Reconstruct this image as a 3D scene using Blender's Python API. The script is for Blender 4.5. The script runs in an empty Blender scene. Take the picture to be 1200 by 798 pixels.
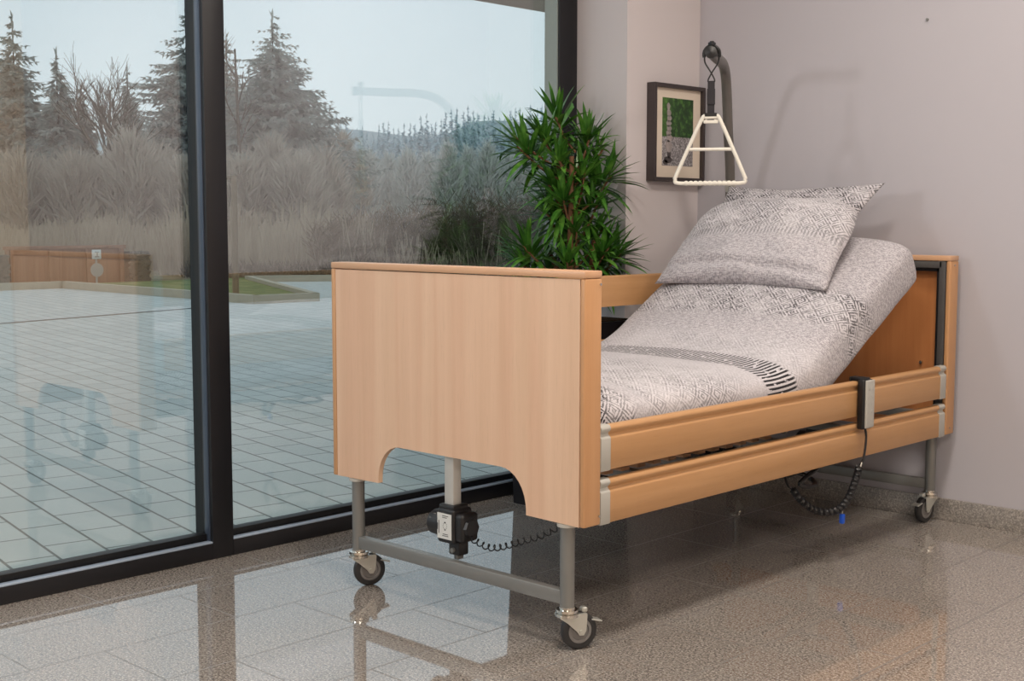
import bpy, bmesh, math, random
from mathutils import Vector, Matrix, noise
C = bpy.context.scene.collection
S = bpy.context.scene
PI = math.pi
R = math.radians
# ------------------------------------------------------------------ camera (solved from the photograph)
F_PX = 1516.53
CAM = Vector((2.13181, -2.47492, 1.12915))
FW = Vector((-0.69156809, 0.7163875, -0.09231754))
RT = Vector((0.719396, 0.69459947, 0.00098636))
UP = Vector((-0.06483033, 0.06573074, 0.99572913))
cd = bpy.data.cameras.new('camera'); cam = bpy.data.objects.new('camera', cd); C.objects.link(cam)
cd.sensor_width = 36; cd.lens = F_PX / 1200 * 36; cd.clip_end = 600
m = Matrix((RT, UP, -FW)).transposed().to_4x4(); m.translation = CAM
cam.matrix_world = m
S.camera = cam
S.view_settings.view_transform = 'Standard'
S.view_settings.look = 'None'
S.view_settings.exposure = 0
S.cycles.max_bounces = 10
S.cycles.transparent_max_bounces = 16
S.cycles.use_denoising = True
S.cycles.sample_clamp_indirect = 6

# ------------------------------------------------------------------ material helpers
def srgb(r, g, b):
    f = lambda c: ((c/255) / 12.92) if c/255 <= .04045 else (((c/255)+.055)/1.055)**2.4
    return (f(r), f(g), f(b), 1)
class NT:
    def __init__(s, name):
        s.m = bpy.data.materials.new(name); s.m.use_nodes = True
        s.t = s.m.node_tree; s.t.nodes.clear()
        s.out = s.n('ShaderNodeOutputMaterial')
    def n(s, typ, **k):
        nd = s.t.nodes.new(typ)
        for a, v in k.items(): setattr(nd, a, v)
        return nd
    def link(s, a, b): s.t.links.new(a, b)
    def put(s, sock, v):
        if hasattr(v, 'is_output') or isinstance(v, bpy.types.NodeSocket): s.link(v, sock)
        else: sock.default_value = v
    def math(s, op, a, b=0.0, c=None):
        nd = s.n('ShaderNodeMath', operation=op); s.put(nd.inputs[0], a); s.put(nd.inputs[1], b)
        if c is not None: s.put(nd.inputs[2], c)
        return nd.outputs[0]
    def mix(s, f, a, b, mode='MIX'):
        nd = s.n('ShaderNodeMix', data_type='RGBA', blend_type=mode)
        s.put(nd.inputs[0], f); s.put(nd.inputs[6], a); s.put(nd.inputs[7], b)
        return nd.outputs[2]
    def coord(s, which='Object'): return s.n('ShaderNodeTexCoord').outputs[which]
    def map(s, v, sc=(1,1,1), rot=(0,0,0), loc=(0,0,0)):
        nd = s.n('ShaderNodeMapping'); s.link(v, nd.inputs[0])
        nd.inputs['Scale'].default_value = sc; nd.inputs['Rotation'].default_value = rot; nd.inputs['Location'].default_value = loc
        return nd.outputs[0]
    def noise(s, v, scale=5, detail=3, rough=.5, col=False):
        nd = s.n('ShaderNodeTexNoise'); s.link(v, nd.inputs['Vector'])
        nd.inputs['Scale'].default_value = scale; nd.inputs['Detail'].default_value = detail; nd.inputs['Roughness'].default_value = rough
        return nd.outputs['Color' if col else 'Fac']
    def ramp(s, f, stops, interp='LINEAR'):
        nd = s.n('ShaderNodeValToRGB'); s.link(f, nd.inputs[0]); cr = nd.color_ramp; cr.interpolation = interp
        while len(cr.elements) < len(stops): cr.elements.new(.5)
        for e, (p, c) in zip(cr.elements, stops):
            e.position = p; e.color = c if len(c) == 4 else (*c, 1)
        return nd.outputs[0]
    def bsdf(s, col, rough=.5, metal=0.0, spec=.5, bump=None, bstr=.2, bdist=.002, **k):
        b = s.n('ShaderNodeBsdfPrincipled')
        s.put(b.inputs['Base Color'], col); s.put(b.inputs['Roughness'], rough); s.put(b.inputs['Metallic'], metal)
        b.inputs['Specular IOR Level'].default_value = spec
        for a, v in k.items(): s.put(b.inputs[a.replace('_', ' ')], v)
        if bump is not None:
            bn = s.n('ShaderNodeBump'); bn.inputs['Strength'].default_value = bstr; bn.inputs['Distance'].default_value = bdist
            s.link(bump, bn.inputs['Height']); s.link(bn.outputs[0], b.inputs['Normal'])
        s.link(b.outputs[0], s.out.inputs[0]); return b
M = {}
def simple(name, col, rough=.5, metal=0.0, spec=.5, var=.06, vs=30, **k):
    t = NT(name); n = t.noise(t.coord(), vs, 3)
    c2 = tuple(max(0, c*(1-var)) for c in col[:3]) + (1,); c1 = tuple(min(1, c*(1+var)) for c in col[:3]) + (1,)
    t.bsdf(t.mix(n, c2, c1), rough, metal, spec, **k); M[name] = t.m; return t.m

def wood(name, axis, c1, c2, c3, rough=.38):
    t = NT(name); co = t.coord()
    sc = [22, 22, 22]; sc[axis] = .8
    sf = [260, 260, 260]; sf[axis] = 14
    a = t.noise(t.map(co, tuple(sc)), 1.0, 5, .6); b = t.noise(t.map(co, tuple(sf)), 1.0, 3, .6)
    broad = [5, 5, 5]; broad[axis] = .35
    d = t.noise(t.map(co, tuple(broad)), 1.0, 2, .5)
    col = t.ramp(a, [(.3, c1), (.5, c2), (.72, c3)])
    col = t.mix(t.math('MULTIPLY', d, .45), col, c3)
    if name == 'beech_vertical':
        bd = t.ramp(t.noise(t.map(co, (7, .1, .25)), 1.0, 1, .4), [(.44, (0,0,0)), (.50, (1,1,1)), (.56, (.3,.3,.3))])
        col = t.mix(t.math('MULTIPLY', bd, .30), col, srgb(202,154,126))
    fl = t.ramp(b, [(.58, (0,0,0)), (.70, (1,1,1))])
    col = t.mix(t.math('MULTIPLY', fl, .14), col, tuple(c*.62 for c in c1[:3]) + (1,))
    t.bsdf(col, rough, bump=b, bstr=.05, bdist=.0005); M[name] = t.m
BE1, BE2, BE3 = srgb(208,172,143), srgb(215,180,152), srgb(222,188,161)
wood('beech_vertical', 2, BE1, BE2, BE3)
wood('beech_edge', 2, srgb(180,132,90), srgb(188,141,99), srgb(195,149,107))
wood('beech_cap', 0, srgb(190,146,112), srgb(198,155,121), srgb(206,164,130))
wood('beech_rail', 1, srgb(174,130,86), srgb(182,138,94), srgb(191,147,104))
wood('beech_dark', 2, srgb(176,110,64), srgb(188,122,74), srgb(196,132,82))
wood('fence_wood', 2, srgb(120,84,62), srgb(140,98,74), srgb(152,112,88), .8)
wood('post_wood', 2, srgb(98,84,66), srgb(112,96,76), srgb(124,108,88), .8)

simple('steel_grey', srgb(126,126,124), .38, .35, .5, .03)
simple('plastic_grey', srgb(176,174,168), .45, 0, .5, .02)
simple('aluminium', srgb(205,204,200), .38, .35, .5, .02)
simple('chrome', srgb(214,212,206), .16, 1.0, .5, .02)
simple('zinc', srgb(196,196,190), .34, .6, .5, .06)
simple('rubber_grey', srgb(74,72,72), .6, 0, .4, .08)
simple('rubber_dark', srgb(44,43,44), .55, 0, .4, .08)
simple('wheel_hub', srgb(118,115,114), .5, 0, .4, .06)
simple('black_plastic', srgb(22,22,25), .38, 0, .5, .1)
simple('black_fabric', srgb(48,46,50), .8, 0, .3, .15, 200)
simple('frame_anthracite', srgb(25,25,30), .4, .1, .5, .05)
simple('gasket_black', srgb(13,13,16), .5, 0, .4, .1)
simple('bead_highlight', srgb(170,186,206), .3, .2, .5, .05)  # bright edge highlight painted as the bead colour
simple('bead_blue_highlight', srgb(70,82,100), .3, .3, .5, .05)  # bluish highlight on the mullion side painted into this tone
simple('strip_grey', srgb(140,150,148), .6, 0, .4, .04)
simple('white_plastic', srgb(222,218,208), .4, 0, .5, .03)
simple('mast_grey', srgb(112,108,104), .42, .3, .5, .04)
simple('frame_brown', srgb(58,50,50), .45, 0, .5, .1, 60)
simple('mat_board', srgb(216,203,188), .9, 0, .2, .02)
simple('blue_plastic', srgb(20,78,190), .35)
simple('planter_black', srgb(26,26,32), .35, 0, .5, .06)
simple('soil', srgb(52,40,30), 1, 0, .1, .4, 60)
simple('bark', srgb(104,74,54), .85, 0, .2, .3, 60)
simple('sign_white', srgb(206,208,206), .5)
simple('sign_grey', srgb(150,150,146), .6)
simple('soffit_brown', srgb(148,126,112), .8, 0, .2, .05, 3)
simple('ceiling_white', srgb(214,210,204), .9, 0, .2, .02, 2)
simple('curb_stone', srgb(168,162,146), .9, 0, .2, .12, 8)
simple('drain_dark', srgb(96,102,102), .8, 0, .2, .1)
simple('gabion', srgb(96,92,84), .95, 0, .2, .5, 9)
simple('ink', srgb(70,70,74), .8)

# painted plaster
def plaster(name, col):
    t = NT(name); co = t.coord(); a = t.noise(co, 1.3, 2); b = t.noise(co, 260, 2)
    t.bsdf(t.mix(a, tuple(c*.97 for c in col[:3])+(1,), tuple(min(1, c*1.03) for c in col[:3])+(1,)), .85, 0, .25, bump=b, bstr=.06, bdist=.0006); M[name] = t.m
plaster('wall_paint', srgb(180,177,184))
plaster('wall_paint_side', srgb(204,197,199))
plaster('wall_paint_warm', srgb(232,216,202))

# polished granite floor with running-bond joints (rows run along y)
def granite(name, polished=True, tone=1.0, joints=True):
    t = NT(name); co = t.coord()
    n1 = t.noise(co, 170, 3, .75); n2 = t.noise(co, 95, 2, .6); n3 = t.noise(co, 2.2, 3, .6)
    T = lambda r, g, b: tuple(c*tone for c in srgb(r, g, b)[:3]) + (1,)
    col = t.ramp(n1, [(.36, T(74,69,66)), (.46, T(136,128,121)), (.55, T(164,156,148)), (.66, T(216,210,202))])
    col = t.mix(t.math('MULTIPLY', t.ramp(n2, [(.38, (1,1,1)), (.45, (0,0,0))]), .7), col, T(96,90,86))
    col = t.mix(t.math('MULTIPLY', n3, .25), col, T(122,114,108))
    rough = .5
    if joints:
        s = t.n('ShaderNodeSeparateXYZ'); t.link(co, s.inputs[0])
        rx = t.math('DIVIDE', t.math('ADD', s.outputs[0], 1.2455), .3045)
        row = t.math('FLOOR', rx)
        fx = t.math('ABSOLUTE', t.math('SUBTRACT', t.math('FRACT', t.math('ADD', rx, .5)), .5))
        ry = t.math('DIVIDE', t.math('SUBTRACT', t.math('ADD', s.outputs[1], .425), t.math('MULTIPLY', row, .2)), .61)
        fy = t.math('ABSOLUTE', t.math('SUBTRACT', t.math('FRACT', t.math('ADD', ry, .5)), .5))
        jx = t.math('LESS_THAN', fx, .0032/.3045/1.6); jy = t.math('LESS_THAN', fy, .0032/.61/1.6)
        j = t.math('MAXIMUM', jx, jy)
        # every slab has its own slight tone
        w = t.n('ShaderNodeTexWhiteNoise', noise_dimensions='2D')
        cb = t.n('ShaderNodeCombineXYZ'); t.link(row, cb.inputs[0]); t.link(t.math('FLOOR', ry), cb.inputs[1]); t.link(cb.outputs[0], w.inputs[0])
        col = t.mix(t.math('MULTIPLY', w.outputs[0], .14), col, T(108,100,96))
        col = t.mix(t.math('MULTIPLY', j, .75), col, T(70,66,62))
        rough = t.math('ADD', t.math('MULTIPLY', j, .5), .035)
    t.bsdf(col, rough, 0, .5, IOR=2.75); M[name] = t.m
granite('granite_floor'); granite('granite_base', tone=.92, joints=False)

# outdoor concrete pavers
def pavers():
    t = NT('pavers'); co = t.coord(); mp = t.map(co, rot=(0, 0, R(10.3)))
    mp = t.map(mp, loc=(-2.071+2.17, .597-.516, 0))
    b = t.n('ShaderNodeTexBrick'); t.link(mp, b.inputs[0])
    b.offset = .5; b.squash = 1
    b.inputs['Color1'].default_value = srgb(192,198,194); b.inputs['Color2'].default_value = srgb(176,184,181)
    b.inputs['Mortar'].default_value = srgb(84,86,80); b.inputs['Scale'].default_value = 1
    b.inputs['Mortar Size'].default_value = .0062; b.inputs['Mortar Smooth'].default_value = .3
    b.inputs['Brick Width'].default_value = .31; b.inputs['Row Height'].default_value = .172
    n = t.noise(co, .6, 4, .6); n2 = t.noise(co, 40, 3)
    col = t.mix(t.math('MULTIPLY', n, .3), b.outputs[0], srgb(168,178,178))
    col = t.mix(t.math('MULTIPLY', n2, .15), col, srgb(150,158,156))
    t.bsdf(col, .75, 0, .3); M['pavers'] = t.m
pavers()

def grass():
    t = NT('lawn'); co = t.coord(); n = t.noise(co, 2.0, 5, .7); n2 = t.noise(co, 30, 3)
    col = t.ramp(n, [(.35, srgb(84,104,66)), (.52, srgb(118,128,82)), (.68, srgb(150,146,108))])
    t.bsdf(t.mix(t.math('MULTIPLY', n2, .4), col, srgb(74,86,56)), 1, 0, .1); M['lawn'] = t.m
    t = NT('field'); co = t.coord(); n = t.noise(co, .8, 5, .7)
    t.bsdf(t.ramp(n, [(.35, srgb(92,84,66)), (.6, srgb(128,116,92))]), 1, 0, .1); M['field'] = t.m
grass()

def foliage_mat(name, c1, c2, c3, sc=6, rough=.9):
    t = NT(name); n = t.noise(t.coord(), sc, 3, .6)
    col = t.ramp(n, [(.35, c1), (.5, c2), (.66, c3)])
    b = t.bsdf(col, rough, 0, .15); tl = t.n('ShaderNodeBsdfTranslucent'); t.link(col, tl.inputs[0])
    mx = t.n('ShaderNodeMixShader'); mx.inputs[0].default_value = .4; t.link(b.outputs[0], mx.inputs[1]); t.link(tl.outputs[0], mx.inputs[2])
    t.link(mx.outputs[0], t.out.inputs[0]); M[name] = t.m
foliage_mat('fir_near_haze', srgb(170,175,170), srgb(176,180,174), srgb(182,185,178), .5)  # foliage lightened and flattened to carry the haze in its colour
foliage_mat('fir_brown_haze', srgb(170,165,155), srgb(176,171,160), srgb(182,177,166), .5)
foliage_mat('fir_misty', srgb(208,210,205), srgb(212,213,208), srgb(216,215,210), .3)  # mist painted in as a pale grey foliage tone
foliage_mat('fir_far_haze', srgb(214,226,231), srgb(218,229,233), srgb(222,232,236), .3)  # distance haze painted in as pale blue, for conifers and ridge
foliage_mat('woodland', srgb(178,169,157), srgb(184,175,162), srgb(191,182,168), .4)  # lightened brown, haze included in the colour
foliage_mat('twig', srgb(128,114,98), srgb(144,129,112), srgb(160,145,127), .6)
foliage_mat('twig_dark', srgb(100,90,78), srgb(116,105,92), srgb(132,120,106), .6)
foliage_mat('reed', srgb(162,147,128), srgb(174,160,140), srgb(184,170,151), .8)

# house plant leaf
def leaf():
    t = NT('leaf_green'); uv = t.coord('UV'); s = t.n('ShaderNodeSeparateXYZ'); t.link(uv, s.inputs[0])
    n = t.noise(t.coord(), 14, 2)
    col = t.ramp(n, [(.3, srgb(24,62,22)), (.5, srgb(54,104,36)), (.70, srgb(104,152,62))])
    mid = t.math('LESS_THAN', t.math('ABSOLUTE', t.math('SUBTRACT', s.outputs[0], .5)), .07)
    col = t.mix(t.math('MULTIPLY', mid, .35), col, srgb(110,160,70))
    col = t.mix(t.math('MULTIPLY', s.outputs[1], .25), col, srgb(90,146,44))
    t.bsdf(col, .34, 0, .5); M['leaf_green'] = t.m
leaf()

# thin window glass: real panes, reflecting by Fresnel and letting straight light through
def glass():
    t = NT('window_glass'); g = t.n('ShaderNodeNewGeometry')
    ior = t.math('ADD', 2.2, t.math('MULTIPLY', g.outputs['Backfacing'], (1/2.2) - 2.2))
    fr = t.n('ShaderNodeFresnel'); t.link(ior, fr.inputs[0])
    tr = t.n('ShaderNodeBsdfTransparent'); tr.inputs[0].default_value = (.97, .99, .985, 1)
    gl = t.n('ShaderNodeBsdfGlossy'); gl.inputs['Roughness'].default_value = 0; gl.inputs[0].default_value = (1, 1, 1, 1)
    mx = t.n('ShaderNodeMixShader'); t.link(fr.outputs[0], mx.inputs[0]); t.link(tr.outputs[0], mx.inputs[1]); t.link(gl.outputs[0], mx.inputs[2])
    t.link(mx.outputs[0], t.out.inputs[0]); M['window_glass'] = t.m
glass()

# patterned cotton (brushed geometric print in bands); UV is in metres: u across, v along
def fabric(name, zones, vmax, seed=0.0, warm=0):
    t = NT(name); uv = t.map(t.coord('UV'), loc=(seed, 0, 0))
    wob = t.noise(uv, 9, 2, .5, col=True)
    uvw = t.mix(.005, uv, wob, 'ADD')
    s = t.n('ShaderNodeSeparateXYZ'); t.link(uvw, s.inputs[0]); u, v = s.outputs[0], s.outputs[1]
    s2 = t.n('ShaderNodeSeparateXYZ'); t.link(uv, s2.inputs[0])
    mask = t.ramp(t.math('DIVIDE', s2.outputs[1], vmax), [(z/vmax, c) for z, c in zones])
    sm = t.n('ShaderNodeSeparateColor'); t.link(mask, sm.inputs[0])
    fine = t.noise(t.map(uv, (1, 1, 1)), 300, 2, .6); mid = t.noise(uv, 60, 3, .65); big = t.noise(uv, 7, 3, .6)
    # brushed herringbone / lattice
    cu = t.math('FLOOR', t.math('DIVIDE', u, .034)); cv = t.math('FLOOR', t.math('DIVIDE', v, .034))
    par = t.math('MODULO', t.math('ABSOLUTE', t.math('ADD', cu, cv)), 2.0)
    d1 = t.math('ADD', u, v); d2 = t.math('SUBTRACT', u, v)
    dd = t.math('ADD', t.math('MULTIPLY', d1, par), t.math('MULTIPLY', d2, t.math('SUBTRACT', 1.0, par)))
    ln = t.math('SINE', t.math('MULTIPLY', dd, 2*PI/.0150))
    ln = t.math('ADD', ln, t.math('MULTIPLY', t.math('SUBTRACT', mid, .5), 7.5))
    lat = t.math('SMOOTH_MIN', t.math('MAXIMUM', t.math('MULTIPLY', t.math('SUBTRACT', ln, -.15), 2.6), 0.0), 1.0, .2)
    # dashes running along v
    st = t.math('SINE', t.math('MULTIPLY', u, 2*PI/.0155))
    br = t.math('GREATER_THAN', t.noise(t.map(uv, (60, 28, 1)), 1, 1), .36)
    st = t.math('MULTIPLY', t.math('GREATER_THAN', st, -.05), br)
    # woven melange
    wv = t.noise(t.map(uv, (50, 260, 1)), 1, 3, .7); wu = t.noise(t.map(uv, (240, 90, 1)), 1, 2, .7)
    mel = t.ramp(t.math('ADD', t.math('MULTIPLY', wv, .6), t.math('MULTIPLY', wu, .4)), [(.44, (0,0,0)), (.56, (1,1,1))])
    base = t.mix(big, srgb(214,210,214), srgb(194,191,197))
    base = t.mix(t.math('MULTIPLY', mel, t.math('ADD', t.math('MULTIPLY', sm.outputs[2], .72), .12)), base, srgb(112,108,116))
    base = t.mix(t.math('MULTIPLY', sm.outputs[2], .22), base, srgb(158,152,156))
    dens = t.math('ADD', .5, t.math('MULTIPLY', t.ramp(big, [(.38, (0,0,0)), (.6, (1,1,1))]), .6))
    base = t.mix(t.math('MULTIPLY', t.math('MULTIPLY', lat, sm.outputs[0]), dens), base, srgb(36,33,37))
    base = t.mix(t.math('MULTIPLY', st, sm.outputs[1]), base, srgb(38,36,40))
    t.bsdf(base, .92, 0, .15, bump=t.math('ADD', t.math('MULTIPLY', fine, .5), t.math('MULTIPLY', big, .0)), bstr=.25, bdist=.0012, Sheen_Weight=.15)
    M[name] = t.m

# ------------------------------------------------------------------ mesh helpers
class MB:
    def __init__(s): s.b = bmesh.new(); s.uv = None
    def quad(s, *pts):
        vs = [s.b.verts.new(p) for p in pts]; return s.b.faces.new(vs)
    def box(s, x0, x1, y0, y1, z0, z1, bev=0.0, seg=2, mat=None):
        r = bmesh.ops.create_cube(s.b, size=1); vs = r['verts']
        for v in vs:
            v.co = Vector(((x0+x1)/2 + v.co.x*(x1-x0), (y0+y1)/2 + v.co.y*(y1-y0), (z0+z1)/2 + v.co.z*(z1-z0)))
        if bev:
            es = list({e for v in vs for e in v.link_edges})
            r2 = bmesh.ops.bevel(s.b, geom=es, offset=bev, segments=seg, affect='EDGES', profile=.5)
            vs = list({v for f in r2['faces'] for v in f.verts} | {v for v in vs if v.is_valid})
        if mat is not None:
            for v in vs: v.co = mat @ v.co
        return s
    def cyl(s, p0, p1, r0, r1=None, n=20, caps=True):
        p0 = Vector(p0); p1 = Vector(p1); r1 = r0 if r1 is None else r1
        q = (p1-p0).to_track_quat('Z', 'Y'); a = []; b = []
        for i in range(n):
            t = 2*PI*i/n; d = q @ Vector((math.cos(t), math.sin(t), 0))
            a.append(s.b.verts.new(p0+d*r0)); b.append(s.b.verts.new(p1+d*r1))
        for i in range(n):
            s.b.faces.new((a[i], a[(i+1) % n], b[(i+1) % n], b[i]))
        if caps: s.b.faces.new(a[::-1]); s.b.faces.new(b)
        return s
    def tube(s, pts, rad, n=12, caps=True, sx=1.0):
        pts = [Vector(p) for p in pts]; rings = []; 
        tan = (pts[1]-pts[0]).normalized(); nrm = tan.orthogonal().normalized()
        for i, p in enumerate(pts):
            t2 = (pts[min(i+1, len(pts)-1)] - pts[max(i-1, 0)]).normalized()
            q = tan.rotation_difference(t2); nrm = (q @ nrm).normalized(); tan = t2
            bn = tan.cross(nrm); r = rad(i/(len(pts)-1)) if callable(rad) else rad
            rings.append([s.b.verts.new(p + (nrm*math.cos(2*PI*k/n)*sx + bn*math.sin(2*PI*k/n))*r) for k in range(n)])
        for a, b in zip(rings, rings[1:]):
            for k in range(n): s.b.faces.new((a[k], a[(k+1) % n], b[(k+1) % n], b[k]))
        if caps: s.b.faces.new(rings[0][::-1]); s.b.faces.new(rings[-1])
        return s
    def prism(s, prof, fn0, fn1):     # profile polygon carried from fn0(p) to fn1(p)
        a = [s.b.verts.new(fn0(p)) for p in prof]; b = [s.b.verts.new(fn1(p)) for p in prof]; n = len(prof)
        for i in range(n): s.b.faces.new((a[i], a[(i+1) % n], b[(i+1) % n], b[i]))
        s.b.faces.new(a[::-1]); s.b.faces.new(b); return s
    def lathe(s, prof, org=(0,0,0), rot=None, n=32):
        org = Vector(org); rings = []
        for r, z in prof:
            ring = []
            for k in range(n):
                v = Vector((r*math.cos(2*PI*k/n), r*math.sin(2*PI*k/n), z))
                if rot is not None: v = rot @ v
                ring.append(s.b.verts.new(org+v))
            rings.append(ring)
        for a, b in zip(rings, rings[1:]):
            for k in range(n): s.b.faces.new((a[k], a[(k+1) % n], b[(k+1) % n], b[k]))
        closed = prof[0] == prof[-1]
        if prof[0][0] > 1e-6 and not closed: s.b.faces.new(rings[0][::-1])
        if prof[-1][0] > 1e-6 and not closed: s.b.faces.new(rings[-1])
        return s
    def build(s, name, mat, parent=None, smooth=True, ang=35, recalc=True):
        if recalc: bmesh.ops.recalc_face_normals(s.b, faces=s.b.faces)
        me = bpy.data.meshes.new(name); s.b.to_mesh(me); s.b.free()
        me.materials.append(M[mat] if isinstance(mat, str) else mat)
        if smooth:
            me.polygons.foreach_set('use_smooth', [True]*len(me.polygons))
            me.set_sharp_from_angle(angle=R(ang))
        o = bpy.data.objects.new(name, me); C.objects.link(o)
        if parent is not None:
            o.parent = parent; o.matrix_parent_inverse = Matrix.Translation(-parent.location) if not parent.get('_rot') else parent.matrix_basis.inverted()
        return o
def root_loc(o):
    return o.location.copy()
def part(mb, name, mat, parent, **k):
    o = mb.build(name, mat, None, **k); 
    base = Vector((0,0,0)); p = parent
    while p is not None: base += p.location; p = p.parent
    o.parent = parent; o.location = -base      # coordinates were written in world space
    return o
def tag(o, label=None, cat=None, group=None, kind=None):
    if label: o['label'] = label
    if cat: o['category'] = cat
    if group: o['group'] = group
    if kind: o['kind'] = kind
    return o
def thing(name, loc, label, cat, group=None):
    o = bpy.data.objects.new(name, None); C.objects.link(o); o.location = loc; o.empty_display_size = .1
    return tag(o, label, cat, group)
def struct(name, mb, mat, parent=None, **k):
    if parent is None:
        o = mb.build(name, mat, None, **k); o['kind'] = 'structure'; return o
    return part(mb, name, mat, parent, **k)
def sroot(name, loc):
    o = bpy.data.objects.new(name, None); C.objects.link(o); o.location = loc; o['kind'] = 'structure'; return o
def smooth_path(pts, n=8):
    pts = [Vector(p) for p in pts]; out = []
    P = [pts[0]*2-pts[1]] + pts + [pts[-1]*2-pts[-2]]
    for i in range(1, len(P)-2):
        for k in range(n):
            t = k/n; a, b, c, d = P[i-1], P[i], P[i+1], P[i+2]
            out.append(.5*((2*b) + (c-a)*t + (2*a-5*b+4*c-d)*t*t + (3*b-a-3*c+d)*t**3))
    out.append(pts[-1]); return out

# ------------------------------------------------------------------ ROOM
XL, XR, YB, YF, ZC = -1.53, 4.3, 2.145, -6.0, 3.0
struct('floor', MB().box(-1.62, XR, YF, YB+.1, -.08, 0), 'granite_floor', smooth=False)
struct('ceiling', MB().box(-1.75, XR+.1, YF-.1, YB+.1, ZC, ZC+.1), 'ceiling_white', smooth=False)
struct('wall_back', MB().box(-1.21, XR+.1, YB, YB+.12, 0, ZC), 'wall_paint', smooth=False)
struct('wall_left', MB().prism([(-1.21,1.652), (-1.21,2.265), (-1.66,2.265), (-1.66,1.711), (-1.53,1.711)], lambda p: (p[0], p[1], 0), lambda p: (p[0], p[1], ZC)), 'wall_paint_side', smooth=False)
struct('wall_right', MB().box(XR, XR+.12, YF, YB+.1, 0, ZC), 'wall_paint_warm', smooth=False)
struct('wall_front', MB().box(-1.75, XR+.1, YF-.12, YF, 0, ZC), 'wall_paint_warm', smooth=False)
struct('wall_window_head', MB().box(-1.68, -1.52, YF, 1.75, 2.62, ZC), 'wall_paint_side', smooth=False)
struct('baseboard_back', MB().box(-1.198, XR, YB-.014, YB, 0, .082, .002), 'granite_base')
struct('baseboard_left', MB().box(-1.21, -1.196, 1.66, YB-.014, 0, .082, .002), 'granite_base')
# small nail hole in the back wall
hk = MB().cyl((-.172, YB-.006, 1.878), (-.172, YB, 1.878), .005, n=12)
tag(hk.build('wall_screw', 'steel_grey'), 'tiny screw left in the blank wall high above the headboard', 'screw')

# windows (large fixed panes in anthracite profiles)
GX = -1.607
def window(name, y0, y1, z0=.0, z1=2.62, fl=.0, fr=.0):
    w = sroot(name, (XL, (y0+y1)/2, 0))
    a = y0+fl; b = y1-fr
    f = MB()
    f.box(-1.66, XL, a, b, 0, .054, .002); f.box(-1.66, XL, a, b, z1-.06, z1, .002)
    part(f, 'frame', 'frame_anthracite', w)
    g = MB(); g.box(-1.606, -1.562, a, b, .054, .082, .002); part(g, 'gasket', 'gasket_black', w)
    g = MB(); g.box(-1.558, XL-.002, a, b, .0535, .0600, .001); part(g, 'glazing_bead', 'bead_highlight', w)
    p = MB(); p.box(GX-.004, GX+.004, a-.01, b+.01, .03, z1-.03); part(p, 'pane', 'window_glass', w, smooth=False)
    return w
w1 = window('window_1', -2.6, -.117)
w2 = window('window_2', -.036, 1.598)
w3 = window('window_3', -5.9, -2.68)
def mullion(name, y0, y1):
    w = sroot(name, (XL, y0, 0))
    part(MB().box(-1.585, XL, y0, y1, 0, 2.62, .002), 'profile', 'frame_anthracite', w)
    part(MB().box(-1.64, -1.585, y0+.004, y1-.004, 0, 2.62), 'outer_profile', 'gasket_black', w)
    part(MB().box(-1.572, -1.545, y0-.004, y0+.001, .06, 2.56, .001), 'glazing_bead', 'bead_blue_highlight', w)
mullion('trim_1', -.117, -.036); mullion('trim_3', -2.68, -2.6)
w = sroot('trim_2', (XL, 1.65, 0))
part(MB().box(-1.60, XL+.002, 1.598, 1.712, 0, 2.62, .002), 'profile', 'frame_anthracite', w)
part(MB().box(-1.605, -1.536, 1.592, 1.598, 0, 2.6), 'jamb_strip', 'strip_grey', w)  # thin pale grey strip on the jamb side face
mullion('trim_4', -6.0, -5.9)
# door on the far right wall behind the camera (it shows mirrored in the glass)
d = sroot('door_1', (XR-.02, -3.4, 0))
part(MB().box(XR-.03, XR, -4.0, -3.92, 0, 2.15, .004).box(XR-.03, XR, -2.98, -2.9, 0, 2.15, .004).box(XR-.03, XR, -4.0, -2.9, 2.07, 2.15, .004), 'door_frame', 'mast_grey', d)
lf = part(MB().box(XR-.02, XR-.002, -3.92, -2.98, .005, 2.07, .003), 'door_leaf', 'wall_paint_warm', d)
part(MB().cyl((XR-.02, -3.84, 1.05), (XR-.07, -3.84, 1.05), .011).cyl((XR-.07, -3.85, 1.05), (XR-.07, -3.72, 1.05), .009), 'door_handle', 'chrome', lf)

# ------------------------------------------------------------------ OUTSIDE
GZ = -.03
struct('paving', MB().box(-30, -1.62, -25, 40, GZ-.1, GZ), 'pavers', smooth=False)
struct('canopy_roof', MB().box(-4.73, -1.7, 2.6, 12, 2.72, 2.95, .01), 'soffit_brown', smooth=False)
def gp(u, depth, z=GZ):
    p = CAM + FW*depth + RT*((u-600)/F_PX*depth); return Vector((p.x, p.y, z))
def zat(v, depth): return CAM.z + (FW.z - UP.z*(v-399)/F_PX)*depth
lawnpts = [(-18.9,-12), (-18.9,8.1), (-12.95,8.0), (-12.8,8.95), (-18.2,11.6), (-17.4,13.1), (-12.2,20.5), (-9,27), (-30,60), (-90,60), (-90,-12)]
struct('field', MB().box(-140, -30, -60, 140, GZ-.12, GZ-.01), 'field', smooth=False)
struct('lawn', MB().prism([( -18.9,8.12),(-12.98,8.02),(-12.9,8.9),(-18.3,11.5),(-18.9,11.9)], lambda p: (p[0], p[1], GZ), lambda p: (p[0], p[1], GZ+.06)), 'lawn', smooth=False)
struct('field_strip', MB().prism([(-19.0,-14),(-19.0,8.12),(-18.95,11.9),(-17.6,13.1),(-12.4,20.5),(-8,27.5),(-8,45),(-31,45),(-31,-14)], lambda p: (p[0], p[1], GZ), lambda p: (p[0], p[1], GZ+.03)), 'field', smooth=False)
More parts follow.
